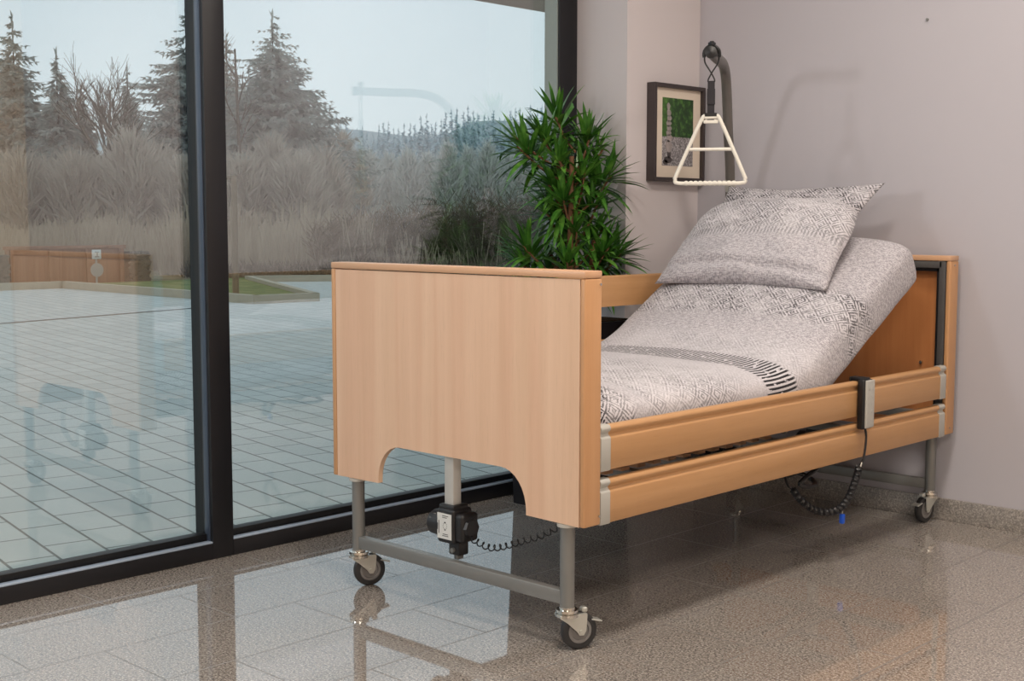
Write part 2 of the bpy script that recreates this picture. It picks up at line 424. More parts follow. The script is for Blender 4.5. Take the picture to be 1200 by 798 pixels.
def curb(name, pts, w=.12, h=.12):
    c = MB()
    for a, b in zip(pts, pts[1:]):
        a = Vector((*a, 0)); b = Vector((*b, 0)); d = (b-a).normalized(); n = Vector((-d.y, d.x, 0))*w/2
        a = a-d*w*.4; b = b+d*w*.4
        c.prism([(a-n), (b-n), (b+n), (a+n)], lambda p: (p.x, p.y, GZ), lambda p: (p.x, p.y, GZ+h))
    struct(name, c, 'curb_stone', smooth=False)
curb('curb', [(-18.95,-14), (-18.75,8.12), (-12.95,8.0), (-12.85,8.95), (-18.35,11.6), (-17.5,13.0), (-12.2,20.6), (-8,27.6)])
a = Vector((-12.05,3.7,0)); b = Vector((-12.85,7.2,0))
struct('drain_channel', MB().prism([(-11.9,3.2),(-12.87,7.3),(-12.80,7.32),(-11.83,3.22)], lambda p: (p[0], p[1], GZ), lambda p: (p[0], p[1], GZ+.006)), 'drain_dark', smooth=False)

# brown boarded wall with stone gabions at its ends
fn = thing('wooden_fence', (-19.4, 8.4, GZ), 'long low brown boarded fence beyond the paving, between two dark stone baskets', 'fence')
part(MB().box(-19.45, -19.38, 7.42, 9.62, GZ, .62, .004), 'board_panel', 'fence_wood', fn)
part(MB().box(-19.48, -19.34, 7.40, 9.64, .62, .68, .004), 'top_rail', 'fence_wood', fn)
for y in (7.5, 8.2, 8.9, 9.55): part(MB().box(-19.38, -19.34, y-.03, y+.03, GZ, .62), 'batten', 'fence_wood', fn)
def gabion(y0, y1, h, label):
    rnd = random.Random(int(y0*10)); g = MB()
    g.box(-19.5, -19.25, y0, y1, GZ, h-.02)
    for _ in range(220):
        y = rnd.uniform(y0, y1); z = rnd.uniform(GZ+.03, h-.03); r = rnd.uniform(.03, .055)
        mt = Matrix.Translation((-19.25, y, z)) @ Matrix.Diagonal((r*.7, r*rnd.uniform(.8, 1.3), r*rnd.uniform(.6, 1), 1))
        bmesh.ops.create_icosphere(g.b, subdivisions=1, radius=1, matrix=mt)
    tag(g.build('stone_gabion', 'gabion', smooth=False), label, 'gabion')
gabion(7.08, 7.39, .55, 'dark stone filled gabion at the left end of the brown fence')
gabion(9.66, 10.05, .58, 'dark stone filled gabion at the right end of the brown fence')
sg = thing('small_sign', (-18.6, 8.65, GZ), 'small white sign on a thin post in front of the brown fence', 'sign')
part(MB().cyl((-18.6, 8.65, GZ), (-18.6, 8.65, .62), .018, n=10), 'post', 'sign_grey', sg)
pl = part(MB().box(-18.60, -18.57, 8.57, 8.73, .46, .62, .004), 'sign_panel', 'sign_white', sg)
part(MB().box(-18.57, -18.565, 8.61, 8.69, .49, .51).box(-18.57, -18.565, 8.61, 8.69, .57, .585).box(-18.57, -18.565, 8.645, 8.665, .51, .57), 'sign_lettering', 'sign_grey', pl, smooth=False)
part(MB().cyl((-18.585, 8.65, .27), (-18.575, 8.65, .27), .12, n=24), 'round_reflector', 'sign_grey', sg)
# tree stake frame standing on the lawn
b0 = gp(277.5, 19.2); ts = thing('tree_support_frame', b0, 'brown wooden post frame standing on the lawn right of the dark mullion', 'post frame')
b1 = gp(259, 19.6)
part(MB().cyl(b0, (b0.x, b0.y, zat(207, 19.2)), .05, .045, n=12), 'post', 'post_wood', ts)
part(MB().cyl(b1, (b1.x, b1.y, zat(207, 19.6)), .05, .045, n=12), 'post', 'post_wood', ts)
part(MB().tube([(b1.x, b1.y, zat(209, 19.6)), (b0.x, b0.y, zat(209, 19.2))], .03, 8), 'crossbar', 'post_wood', ts)

# --- trees
def leafcard(mb, p, d, l, wd, up):
    s_ = d.cross(up); 
    if s_.length < 1e-4: s_ = Vector((1,0,0))
    s_ = s_.normalized()*wd
    a = mb.b.verts.new(p-s_*.5); b = mb.b.verts.new(p+s_*.5); c = mb.b.verts.new(p+d*l)
    mb.b.faces.new((a, b, c))
def fir_mesh(mat, seed, h, rb, dens=1.0, base=.04, droop=.35, card=.34):
    """foliage and trunk of a conifer of height h and base radius rb"""
    rnd = random.Random(seed); mb = MB(); tk = MB()
    tk.cyl((0,0,0), (0,0,h*.97), h*.014, .01, 7)
    nb = int(600*dens)
    for i in range(nb):
        t = 1-(1-base)*math.sqrt((i+rnd.random())/nb); z = h*t
        ph = math.sin(t*31+seed)*.12+math.sin(t*13+seed*2)*.10
        az = rnd.uniform(0, 2*PI); rr = rb*((1-t)**.85*(1.0+ph+.13*math.sin(az*2+seed))+.012)
        L = rr*rnd.uniform(.72, 1.08); d = Vector((math.cos(az), math.sin(az), 0))
        ns = max(3, int(L/(card*.55)))
        for q in range(ns):
            f = (q+.6)/ns
            p = Vector((0,0,z)) + d*L*f + Vector((0,0, -droop*L*f + .20*L*f*f*f))
            ln = card*rnd.uniform(.7, 1.3)*(1.25-.65*f)*min(1, .4+(1-t)*2.2)
            for sgn in (-1, 1):
                for r2 in range(2):
                    a2 = az + sgn*rnd.uniform(.2, 1.3)
                    dd = Vector((math.cos(a2), math.sin(a2), rnd.uniform(-1.1, .15))).normalized()
                    leafcard(mb, p, dd, ln, ln*.5, Vector((rnd.uniform(-1,1),rnd.uniform(-1,1),1)))
            leafcard(mb, p, (d+Vector((0,0,rnd.uniform(-.3,.35)))).normalized(), ln*1.15, ln*.36, Vector((rnd.uniform(-1,1),0,1)))
    for q in range(14):
        leafcard(mb, Vector((0,0,h*(.90+.007*q))), Vector((rnd.uniform(-.5,.5), rnd.uniform(-.5,.5), 1)).normalized(), h*.028, h*.010, Vector((1,rnd.uniform(-1,1),0)))
    return mb, tk
def fir(u, v, hw, depth, mat, seed, label, group=None, dens=1.0, droop=.35):
    b = gp(u, depth); top = zat(v, depth); h = top-GZ; rb = hw*1.75/F_PX*depth
    t = thing('fir_tree', b, label, 'tree', group)
    mb, tk = fir_mesh(mat, seed, h, rb, dens, droop=droop)
    o = mb.build('foliage', mat, smooth=False, recalc=False); o.parent = t
    o = tk.build('trunk', 'twig_dark'); o.parent = t
    return t
fir(27, 22, 62, 44, 'fir_near_haze', 1, 'tall grey-green fir at the far left edge of the window view', dens=1.25)
fir(-16, 55, 60, 46, 'fir_near_haze', 11, 'dense fir cut off by the left picture edge', dens=1.1)
fir(76, 62, 34, 42, 'fir_near_haze', 2, 'narrow open fir with drooping tiers, second from the left', dens=.8, droop=.5)
fir(103, 104, 34, 43, 'fir_brown_haze', 3, 'short brownish fir beside the bare tree', dens=.9)
fir(157, 84, 34, 45, 'fir_near_haze', 4, 'thin ragged fir just right of the leafless tree', dens=.75, droop=.5)
fir(226, 18, 78, 50, 'fir_near_haze', 5, 'wide dark fir half hidden by the dark window mullion', dens=1.5)
fir(272, 44, 44, 52, 'fir_brown_haze', 6, 'narrow fir top just right of the mullion', dens=1.1)
fir(325, 20, 92, 46, 'fir_near_haze', 7, 'largest fir with a pointed crown, right of the mullion', dens=1.6)
# woodland mass behind the firs: individual rounded trees, mist put into their colour
def blob_tree(u, v, hw, depth, mat, seed, label, group):
    rnd = random.Random(seed); b = gp(u, depth); top = zat(v, depth); h = top-GZ; rb = hw/F_PX*depth
    t = thing('misty_tree', b, label, 'tree', group)
    mb = MB()
    for i in range(4200):
        a = rnd.uniform(0, 2*PI); c = rnd.uniform(-1, 1); rr = rnd.random()**.4
        s_ = math.sqrt(1-c*c); z = h*.52 + c*h*.48*rr
        wd = rb*(1.0 if z < h*.5 else (1-((z-h*.5)/(h*.52))**2)**.5 if z < h else .1)
        p = Vector((math.cos(a)*s_*wd*rr, math.sin(a)*s_*wd*rr, z))
        d = Vector((rnd.uniform(-1,1), rnd.uniform(-1,1), rnd.uniform(-.3,1))).normalized()
        d = (d*.8+Vector((0,0,.8))).normalized(); leafcard(mb, p, d, rnd.uniform(.4,1.0), rnd.uniform(.05,.13), Vector((rnd.uniform(-1,1), rnd.uniform(-1,1), .2)))
    o = mb.build('foliage', mat, smooth=False, recalc=False); o.parent = t
    tk = MB().cyl((0,0,0), (0,0,h*.7), h*.02, .03, 7); o = tk.build('trunk', 'twig_dark'); o.parent = t
rr = random.Random(5)
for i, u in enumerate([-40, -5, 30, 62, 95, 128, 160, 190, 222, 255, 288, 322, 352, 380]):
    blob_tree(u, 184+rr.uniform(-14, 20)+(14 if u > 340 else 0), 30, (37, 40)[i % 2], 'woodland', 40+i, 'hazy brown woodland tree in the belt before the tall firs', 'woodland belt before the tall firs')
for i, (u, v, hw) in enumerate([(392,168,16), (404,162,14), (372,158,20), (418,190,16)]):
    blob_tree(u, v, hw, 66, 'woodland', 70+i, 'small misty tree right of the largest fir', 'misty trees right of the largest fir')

# far ridge with conifers, haze put into their colour
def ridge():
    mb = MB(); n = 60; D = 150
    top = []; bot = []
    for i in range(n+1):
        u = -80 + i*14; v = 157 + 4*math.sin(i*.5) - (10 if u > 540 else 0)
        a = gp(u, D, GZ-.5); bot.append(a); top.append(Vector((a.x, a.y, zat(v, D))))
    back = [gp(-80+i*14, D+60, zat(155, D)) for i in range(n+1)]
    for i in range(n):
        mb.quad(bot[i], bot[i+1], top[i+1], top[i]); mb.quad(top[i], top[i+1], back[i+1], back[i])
    struct('hill_ridge', mb, 'fir_far_haze', smooth=False)
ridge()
protos = []
def far_fir(u, v, depth, hw, i, mat):
    if len(protos) < 3:
        t = thing('distant_conifer', (0,0,0), 'x', 'tree'); mb, tk = fir_mesh(mat, 90+i, 10, 1.25, .8, base=.05, card=.42, droop=.5)
        o = mb.build('foliage', mat, smooth=False, recalc=False); o.parent = t; protos.append((t, o)); new = t
    else:
        t, o = protos[i % 3]; new = t.copy(); C.objects.link(new); c = o.copy(); C.objects.link(c); c.parent = new
    b = gp(u, depth); h = zat(v, depth)-GZ; k = h/10
    new.location = b; new.scale = (k*hw, k*hw, k); new.rotation_euler = (0, 0, i*1.3)
    tag(new, 'pale bluish conifer on the misty far ridge', 'tree', 'conifers on the misty far ridge')
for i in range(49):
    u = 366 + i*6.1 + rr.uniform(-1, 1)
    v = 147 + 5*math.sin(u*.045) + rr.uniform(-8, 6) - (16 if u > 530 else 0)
    far_fir(u, v, 100+8*(i*3 % 7), 1.0, i, 'fir_far_haze')
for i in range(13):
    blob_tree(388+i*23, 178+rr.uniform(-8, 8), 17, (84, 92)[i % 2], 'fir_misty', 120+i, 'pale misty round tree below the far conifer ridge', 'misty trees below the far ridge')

# leafless tree
def branch(mb, p, d, l, r, lev, rnd, up=.25):
    n = 4; pts = [p]; q = p.copy(); dd = d.copy()
    for i in range(n):
        dd = (dd + Vector((rnd.uniform(-.16,.16), rnd.uniform(-.16,.16), rnd.uniform(-.04,.14)))).normalized()
        q = q + dd*l/n; pts.append(q.copy())
    mb.tube(pts, lambda t: r*(1-.55*t), 5 if lev > 1 else 3, caps=False)
    if lev == 0: return
    for k in range(4 if lev > 1 else 4):
        f = rnd.uniform(.35, 1); j = min(n, int(f*n)+0)
        a = rnd.uniform(0, 2*PI); side = Vector((math.cos(a), math.sin(a), up)).normalized()
        branch(mb, pts[j], (dd*.75+side*.7).normalized(), l*rnd.uniform(.5,.72), r*.5, lev-1, rnd, up)
bt = gp(133, 41); t = thing('leafless_tree', bt, 'leafless tree with fine upright branches between the firs', 'tree')
rnd = random.Random(21); mb = MB()
mb.tube([(0,0,0), (.05,0,1.5), (0,.05,3.0)], lambda t: .13-.04*t, 8)
for k in range(7):
    a = k*.9; branch(mb, Vector((0,0,1.6+.2*k)), Vector((math.cos(a)*.38, math.sin(a)*.38, 1)).normalized(), 2.4, .06, 3, rnd)
o = mb.build('branches', 'twig_dark', recalc=False); o.parent = t
t = thing('leafless_tree', gp(284, 44), 'thin bare tree tip rising beside the largest fir', 'tree')
mb = MB(); rnd = random.Random(5)
mb.tube([(0,0,0), (.05,0,3), (-.2,.05,zat(60,44))], lambda t: .09-.06*t, 6)
for k in range(6): branch(mb, Vector((-.1,0,3.4+.5*k)), Vector((math.cos(k*2.1)*.5, math.sin(k*2.1)*.5, 1)).normalized(), 1.3, .03, 2, rnd)
o = mb.build('branches', 'twig_dark', recalc=False); o.parent = t

# twiggy shrubs along the far edge of the paving
def shrub(u, depth, wpx, vtop, seed, mat, label, group=None, n=150):
    rnd = random.Random(seed); b = gp(u, depth); h = zat(vtop, depth)-GZ; w = wpx/F_PX*depth
    mb = MB()
    for i in range(n):
        x = rnd.uniform(-w, w)*.75; y = rnd.uniform(-.5, .5); hh = h*rnd.uniform(.55, 1.0)*(1-.35*(x/w)**2)
        dx = x/w*.35 + rnd.uniform(-.25, .25)
        p = Vector((0,0,0)); side = RT.copy(); side.z = 0; side.normalize(); dep = Vector((-side.y, side.x, 0))
        pts = []
        for k in range(5):
            f = k/4; pts.append(side*(x+dx*f*hh+rnd.uniform(-.03,.03)) + dep*(y+rnd.uniform(-.05,.05)) + Vector((0,0,hh*f)))
        mb.tube(pts, lambda t: .012*(1.25-t), 3, caps=False)
        for k in range(6):
            f = rnd.uniform(.3, .95); q = pts[0].lerp(pts[4], f); a = rnd.uniform(-1, 1)
            mb.tube([q, q+side*a*.28+Vector((0,0,rnd.uniform(.12,.35)))+dep*rnd.uniform(-.1,.1)], .006, 3, caps=False)
    t = thing('twiggy_shrub', b, label, 'shrub', group)
    o = mb.build('twigs', mat, recalc=False, smooth=False); o.parent = t
sh = [(405,27,34,256), (438,28,36,246), (470,27.5,34,238), (505,28,36,232), (540,28,38,228), (578,27,38,226), (615,28,36,228), (650,27,34,232)]
for i, (u, dp, wp, vt) in enumerate(sh):
    shrub(u, dp, wp, vt, 300+i, 'twig_dark' if i % 2 else 'twig', 'bare brown twiggy shrub in the thicket behind the footboard', 'twiggy shrubs in the thicket')
# tall dry reeds: nobody could count them
mb = MB(); rnd = random.Random(77)
for i in range(14000):
    u = rnd.uniform(-30, 700); dp = rnd.uniform(26.5, 36)
    if u < 190: dp = rnd.uniform(29, 36)
    b = gp(u, dp, GZ); h = rnd.uniform(.6, 1.5)*(.75+.7*noise.noise(Vector((u*.02, dp*.3, 0))))*(1.0 if u < 420 else .8)
    d = Vector((rnd.uniform(-.3,.3), rnd.uniform(-.3,.3), 1)); w = RT*rnd.uniform(.008, .02)
    a_ = mb.b.verts.new(b-w); b_ = mb.b.verts.new(b+w); c_ = mb.b.verts.new(b+d*h+w*.4); d_ = mb.b.verts.new(b+d*h-w*.4)
    mb.b.faces.new((a_, b_, c_, d_))
o = mb.build('dry_reeds', 'reed', smooth=False, recalc=False)
tag(o, 'pale brown dry reeds growing beyond the paving', 'reeds', kind='stuff')
# low dark hedge line at the foot of the thicket
mb = MB(); rnd = random.Random(78)
for i in range(5000):
    u = rnd.uniform(215, 700); dp = rnd.uniform(25.2, 26.4); b = gp(u, dp, GZ)
    d = Vector((rnd.uniform(-.8,.8), rnd.uniform(-.8,.8), 1)).normalized()
    leafcard(mb, b+Vector((0,0,rnd.uniform(0,.2))), d, rnd.uniform(.08,.3), .03, Vector((rnd.uniform(-1,1),1,0)))
tag(mb.build('withered_grass', 'twig_dark', smooth=False, recalc=False), 'dark withered grass along the far edge of the paving', 'grass', kind='stuff')

# ------------------------------------------------------------------ BED
bed = thing('care_bed', (-.515, 1.05, 0), 'adjustable beech-panelled care bed on four castors with slatted side rails', 'bed')
ZT, ZB = 1.002, .341
def foot_profile():
    pts = [(-1.0105, ZB-.0), (-.816, ZB+.003)]
    for k in range(9):
        t = k/8*PI/2; pts.append((-.816+.095*(1-math.cos(t)), .355+.108*math.sin(t)))
    for k in range(9):
        t = PI/2-k/8*PI/2; pts.append((-.206-.095*(1-math.cos(t)), .355+.108*math.sin(t)))
    pts += [(-.206, ZB+.003), (-.0195, ZB)]
    pts += [(-.0195, ZT-.0215), (-1.0105, ZT-.0215)]
    return pts
fbd = part(MB().prism(foot_profile(), lambda p: (p[0], .0015, p[1]), lambda p: (p[0], .0185, p[1])), 'footboard', 'beech_vertical', bed, ang=25)
part(MB().box(-1.03, .0, -.001, .066, ZT-.019, ZT, .003), 'top_cap', 'beech_cap', fbd)
part(MB().box(-1.03, -1.0125, 0, .066, ZB, ZT-.0195, .003), 'edge_post', 'beech_edge', fbd)
part(MB().box(-.0175, 0, 0, .066, ZB, ZT-.0195, .005, 3), 'edge_post', 'beech_edge', fbd)
for zz in (ZT-.035, ZB+.024):
    part(MB().cyl((0, .058, zz), (.003, .058, zz), .0035, n=12), 'screw', 'chrome', fbd)
# headboard
Y0, Y1 = 2.039, 2.105
hb = part(MB().box(-1.012, -.018, Y1-.019, Y1-.002, ZB, ZT-.02), 'headboard', 'beech_dark', bed)
part(MB().box(-1.03, 0, Y0, Y1, ZT-.019, ZT, .003), 'top_cap', 'beech_cap', hb)
part(MB().box(-1.03, -1.0125, Y0, Y1, ZB, ZT-.0195, .003), 'edge_post', 'beech_edge', hb)
part(MB().box(-.0175, 0, Y0, Y1, ZB, ZT-.0195, .005, 3), 'edge_post', 'beech_edge', hb)
part(MB().box(-1.0, -.034, Y0+.001, Y0+.02, ZT-.046, ZT-.0205, .003).box(-1.0, -.975, Y0+.001, Y0+.02, ZB+.1, ZT-.046, .003).box(-.046, -.0195, Y0+.001, Y0+.02, ZB+.1, ZT-.02, .003), 'guide_channel', 'rubber_grey', hb)
part(MB().box(-1.0, -.034, Y0+.012, Y0+.03, ZT-.058, ZT-.046).box(-.058, -.046, Y0+.012, Y0+.03, ZB+.1, ZT-.046), 'inner_channel', 'black_plastic', hb)
part(MB().cyl((-.125, Y1-.019, .955), (-.125, Y1-.03, .955), .006, n=12), 'screw', 'chrome', hb)
part(MB().cyl((-.125, Y1-.019, .60), (-.125, Y1-.03, .60), .006, n=12), 'screw', 'chrome', hb)
for zz in (ZT-.035, ZB+.024):
    part(MB().cyl((0, Y0+.03, zz), (.003, Y0+.03, zz), .0035, n=12), 'screw', 'chrome', hb)
# side rails, extruded profile with a moulded upper edge
def rail_prof(h):
    P = [(-.028, 0), (-.002, 0), (0, .003), (0, h-.038), (-.0008, h-.034), (-.006, h-.030), (-.009, h-.026), (-.008, h-.022), (-.003, h-.018), (0, h-.013), (0, h-.009), (-.004, h-.002), (-.010, h), (-.020, h), (-.026, h-.003), (-.028, h-.008)]
    return P
def rail(x, sgn, z0, z1):
    h = z1-z0; P = rail_prof(h)
    r = part(MB().prism(P, lambda p: (x+sgn*p[0], .1045, z0+p[1]), lambda p: (x+sgn*p[0], 1.9885, z0+p[1])), 'side_rail', 'beech_rail', bed, ang=50)
    Q = [(p[0]+(.002 if p[0] > -.014 else -.002), p[1]+(.002 if p[1] > h/2 else -.002)) for p in P]
    for a, b in ((.0665, .1045), (1.9885, 2.030)):
        part(MB().prism(Q, lambda p: (x+sgn*p[0], a, z0+p[1]), lambda p: (x+sgn*p[0], b, z0+p[1])), 'end_cap', 'plastic_grey', r, ang=50)
rail(-.002, 1, .481, .599); rail(-.002, 1, .340, .457)
rail(-1.028, -1, .805, .922); rail(-1.028, -1, .560, .680)
# legs, bars
LX = (-.936, -.0757); LY = (.022, 2.083)
for y in LY:
    for x in LX:
        lg = part(MB().cyl((x, y, .118), (x, y, .345 if y < 1 else .4), .0195, n=24), 'leg', 'steel_grey', bed)
        part(MB().cyl((x, y, .333), (x, y, .3405), .028, n=24), 'leg_flange', 'plastic_grey', lg)
    part(MB().box(LX[0], LX[1], y-.013, y+.013, .122, .161, .004), 'cross_bar', 'steel_grey', bed)
def caster(x, y, ang):
    fd = Vector((math.cos(ang), math.sin(ang), 0)); ax = Vector((-fd.y, fd.x, 0)); O = Vector((x, y, 0))
    c = part(MB().lathe([(.0, .118), (.021, .118), (.021, .112), (.029, .111), (.030, .104), (.026, .102), (.031, .100), (.031, .092), (.02, .088), (0, .088)], O), 'caster', 'chrome', bed)
    wc = O + fd*.033 + Vector((0, 0, .05))
    T = Matrix((fd, ax, Vector((0,0,1)))).transposed()
    f = MB()
    for s_ in (-1, 1):
        prof = [(-.028, .096), (.050, .096), (.050, .090), (.047, .052), (.040, .040), (.028, .040), (.020, .052), (-.006, .076), (-.026, .090)]
        f.prism(prof, lambda p: O+fd*p[0]+ax*s_*.0175+Vector((0,0,p[1])), lambda p: O+fd*p[0]+ax*s_*.0200+Vector((0,0,p[1])))
    f.prism([(-.028, -.0195), (.050, -.0195), (.050, .0195), (-.028, .0195)], lambda p: O+fd*p[0]+ax*p[1]+Vector((0,0,.094)), lambda p: O+fd*p[0]+ax*p[1]+Vector((0,0,.0975)))
    f.cyl(wc-ax*.023, wc+ax*.023, .006, n=10)
    part(f, 'fork', 'zinc', c)
    rot = ax.to_track_quat('Z', 'Y').to_matrix()
    w = part(MB().lathe([(.034, -.0125), (.044, -.0125), (.0485, -.010), (.05, -.005), (.05, .005), (.0485, .010), (.044, .0125), (.034, .0125), (.034, -.0125)], wc, rot, 40), 'wheel', 'rubber_dark', c, ang=50)
    part(MB().lathe([(0, -.0135), (.008, -.0135), (.010, -.009), (.024, -.008), (.026, -.012), (.033, -.012), (.035, -.009), (.035, .009), (.033, .012), (.026, .012), (.024, .008), (.010, .009), (.008, .0135), (0, .0135)], wc, rot, 36), 'hub', 'wheel_hub', w, ang=30)
    b = MB()
    mt = Matrix.Translation(O) @ T.to_4x4()
    b.box(.046, .078, -.016, .016, .084, .088, .0015, 1, mat=mt @ Matrix.Translation((0,0,.006)) @ Matrix.Rotation(R(14), 4, 'Y'))
    b.box(.040, .056, -.010, .010, .098, .112, .003, 1, mat=mt)
    part(b, 'brake_pedal', 'zinc', c)
A1 = math.atan2(.94, .35)
caster(LX[0], LY[0], A1); caster(LX[1], LY[0], A1-.05)
caster(LX[1], LY[1], math.atan2(-1, -.12)); caster(LX[0], LY[1], math.atan2(-1, .1))
# lifting columns with motors
def column(y, front=True):
    s = 1 if front else -1; yc = y + s*.032
    col = part(MB().box(-.563, -.525, yc-.018, yc+.014, .295, .56, .003), 'lift_column', 'aluminium', bed)
    m_ = MB().box(-.576, -.506, yc-.036, yc+.040, .205, .306, .008, 3)
    m_.box(-.515, -.476, yc-.030, yc+.038, .212, .296, .012, 3); m_.box(-.575, -.512, yc-.030, yc+.030, .296, .316, .005, 2); m_.cyl((-.48, yc+.004, .254), (-.468, yc+.004, .254), .030, .026, n=8)
    m_.box(-.545, -.50, yc-.02, yc+.02, .170, .212, .006, 2)
    m_.cyl((-.57, yc, .252), (-.618, yc, .252), .039, .037, n=28)
    m_.lathe([(0,0), (.036,0), (.030,.008), (0,.011)], (-.618, yc, .252), Matrix.Rotation(R(-90), 3, 'Y'), 24)
    mo = part(m_, 'drive_motor', 'black_plastic', bed)
    part(MB().cyl((-.522, yc-.028, .186), (-.522, yc+.028, .186), .007, n=14).box(-.530, -.514, yc-.012, yc+.012, .157, .19, .002), 'mounting_bolt', 'steel_grey', mo)
    return yc, mo
yc, mo = column(.022)
lb = part(MB().box(-.572, -.514, yc-.0375, yc-.0362, .218, .292), 'type_label', 'sign_white', mo, smooth=False)
ink = MB(); 
def inkbox(x0, x1, z0, z1): ink.box(x0, x1, yc-.0379, yc-.0375, z0, z1)
inkbox(-.567, -.564, .232, .270); inkbox(-.551, -.526, .284, .286); inkbox(-.551, -.532, .279, .281); inkbox(-.551, -.526, .226, .228); inkbox(-.549, -.528, .231, .233)
for k in range(10):
    a = k/10*2*PI; inkbox(-.540+.008*math.cos(a)-.001, -.540+.008*math.cos(a)+.001, .256+.009*math.sin(a)-.001, .256+.009*math.sin(a)+.001)
inkbox(-.543, -.537, .243, .246); inkbox(-.543, -.537, .264, .268)
part(ink, 'printed_marks', 'ink', lb, smooth=False)
column(2.083, False)
# coiled motor lead
def coil(pts, rad, turns, wire, n=14):
    base = smooth_path(pts, 24); L = [0]
    for a, b in zip(base, base[1:]): L.append(L[-1]+(b-a).length)
    out = []; N = turns*n; nrm = None
    for i in range(N+1):
        s_ = L[-1]*i/N; j = 0
        while j < len(L)-2 and L[j+1] < s_: j += 1
        f = (s_-L[j])/max(1e-9, L[j+1]-L[j]); p = base[j].lerp(base[j+1], f); t = (base[j+1]-base[j]).normalized()
        if nrm is None: nrm = t.orthogonal().normalized()
        nrm = (nrm - t*nrm.dot(t)).normalized(); bn = t.cross(nrm); a = 2*PI*i/n
        out.append(p+(nrm*math.cos(a)+bn*math.sin(a))*rad)
    return out
mb = MB(); mb.tube(coil([(-.470, .055, .224), (-.39, .06, .211), (-.29, .075, .245), (-.22, .10, .275), (-.15, .14, .33)], .0085, 17, .002), .0019, 5)
part(mb, 'coiled_lead', 'black_plastic', mo)
# mattress frame beneath
fr = MB()
for x in (-.955, -.085): fr.box(x-.012, x+.012, .34, 2.03, .395, .435, .003)
for y in (.36, .62, 1.08, 1.50, 2.0): fr.box(-.955, -.085, y-.015, y+.015, .40, .43, .003)
mf = part(fr, 'mattress_frame', 'steel_grey', bed)
sl = MB(); 
for k in range(13): 
    y = .16+k*.072; sl.box(-.93, -.11, y-.018, y+.018, .436, .446, .002)
part(sl, 'slats', 'beech_cap', bed)
# backrest carrier, tilted
bk = MB(); TA = R(29.5)
mt = Matrix.Translation((0, 1.13, .44)) @ Matrix.Rotation(TA, 4, 'X')
for x in (-.90, -.14): bk.box(x-.012, x+.012, .02, .82, -.02, .012, .003, 1, mat=mt)
for k in range(9): bk.box(-.90, -.14, .08+k*.085-.02, .08+k*.085+.02, .002, .012, .002, 1, mat=mt)
part(bk, 'backrest_frame', 'steel_grey', bed)
am = MB().cyl((-.50, .45, .345), (-.50, .95, .40), .022, n=16).box(-.55, -.45, .36, .50, .30, .385, .01).cyl((-.50, .95, .40), (-.50, 1.3, .46), .012, n=12)
part(am, 'backrest_actuator', 'black_plastic', bed)
cb = MB().box(-.60, -.40, 1.02, 1.26, .325, .385, .008)
ctl = part(cb, 'control_box', 'rubber_grey', bed)
for k in range(3): part(MB().cyl((-.39, 1.06+k*.07, .352), (-.355, 1.06+k*.07, .346), .016, .013, n=14), 'plug', 'black_plastic', ctl)
lead = MB()
lead.tube(smooth_path([(-.36, 1.06, .345), (-.30, .95, .30), (-.28, 1.15, .27), (-.22, 1.35, .26), (-.20, 1.42, .33), (-.3, 1.3, .37)]), .006, 8)
lead.tube(smooth_path([(-.36, 1.13, .345), (-.33, .9, .33), (-.40, .7, .34), (-.48, .5, .35)]), .005, 8)
lead.tube(smooth_path([(-.34, 1.2, .345), (-.24, 1.45, .245), (-.16, 1.40, .225), (-.14, 1.27, .255), (-.13, 1.45, .32)]), .0085, 8)
part(lead, 'motor_cable', 'black_plastic', ctl)

# ------------------------------------------------------------------ HANDSET on the near rail
hs = thing('hand_control', (.02, 1.41, .44), 'black and grey hand control with a coiled cord hung over the near side rail', 'remote')
part(MB().box(.001, .026, 1.378, 1.440, .440, .606, .006, 3).box(-.031, .02, 1.39, 1.43, .598, .612, .003, 2).box(-.036, -.030, 1.39, 1.43, .57, .612, .002, 1), 'housing', 'black_plastic', hs)
fc = part(MB().box(.0245, .033, 1.386, 1.440, .444, .604, .004, 3), 'keypad', 'plastic_grey', hs)
bt_ = MB()
for k in range(5):
    for q in (1.402, 1.424): bt_.cyl((.0325, q, .472+k*.026), (.0338, q, .472+k*.026), .006, n=12)
part(bt_, 'keys', 'plastic_grey', fc)
cd_ = MB()
cd_.tube(smooth_path([(.016, 1.41, .442), (.020, 1.412, .41), (.022, 1.395, .345), (.012, 1.385, .315)]), .004, 8)
cd2 = MB(); cd2.tube(smooth_path([(-.125, 1.20, .245), (-.14, 1.19, .262), (-.16, 1.20, .30), (-.2, 1.25, .36)]), .004, 8)
cab = part(cd_, 'cord', 'black_plastic', hs); part(cd2, 'cord_end', 'black_plastic', cab)
part(MB().tube(coil([(.012, 1.385, .315), (.010, 1.365, .27), (.002, 1.325, .205), (-.02, 1.28, .175), (-.06, 1.235, .180), (-.10, 1.205, .215), (-.125, 1.20, .245)], .0085, 56, .003, 10), .0050, 5), 'coiled_cord', 'black_plastic', cab)
part(MB().tube([(.020, 1.387, .33), (.014, 1.372, .28), (.002, 1.335, .225)], .0022, 6), 'white_tie', 'white_plastic', cab)
tg = part(MB().tube([(-.004, 1.315, .185), (-.004, 1.31, .165)], .0015, 6), 'tag_string', 'white_plastic', cab)
part(MB().box(-.012, .004, 1.302, 1.318, .132, .165, .004, 2), 'blue_tag', 'blue_plastic', cab)

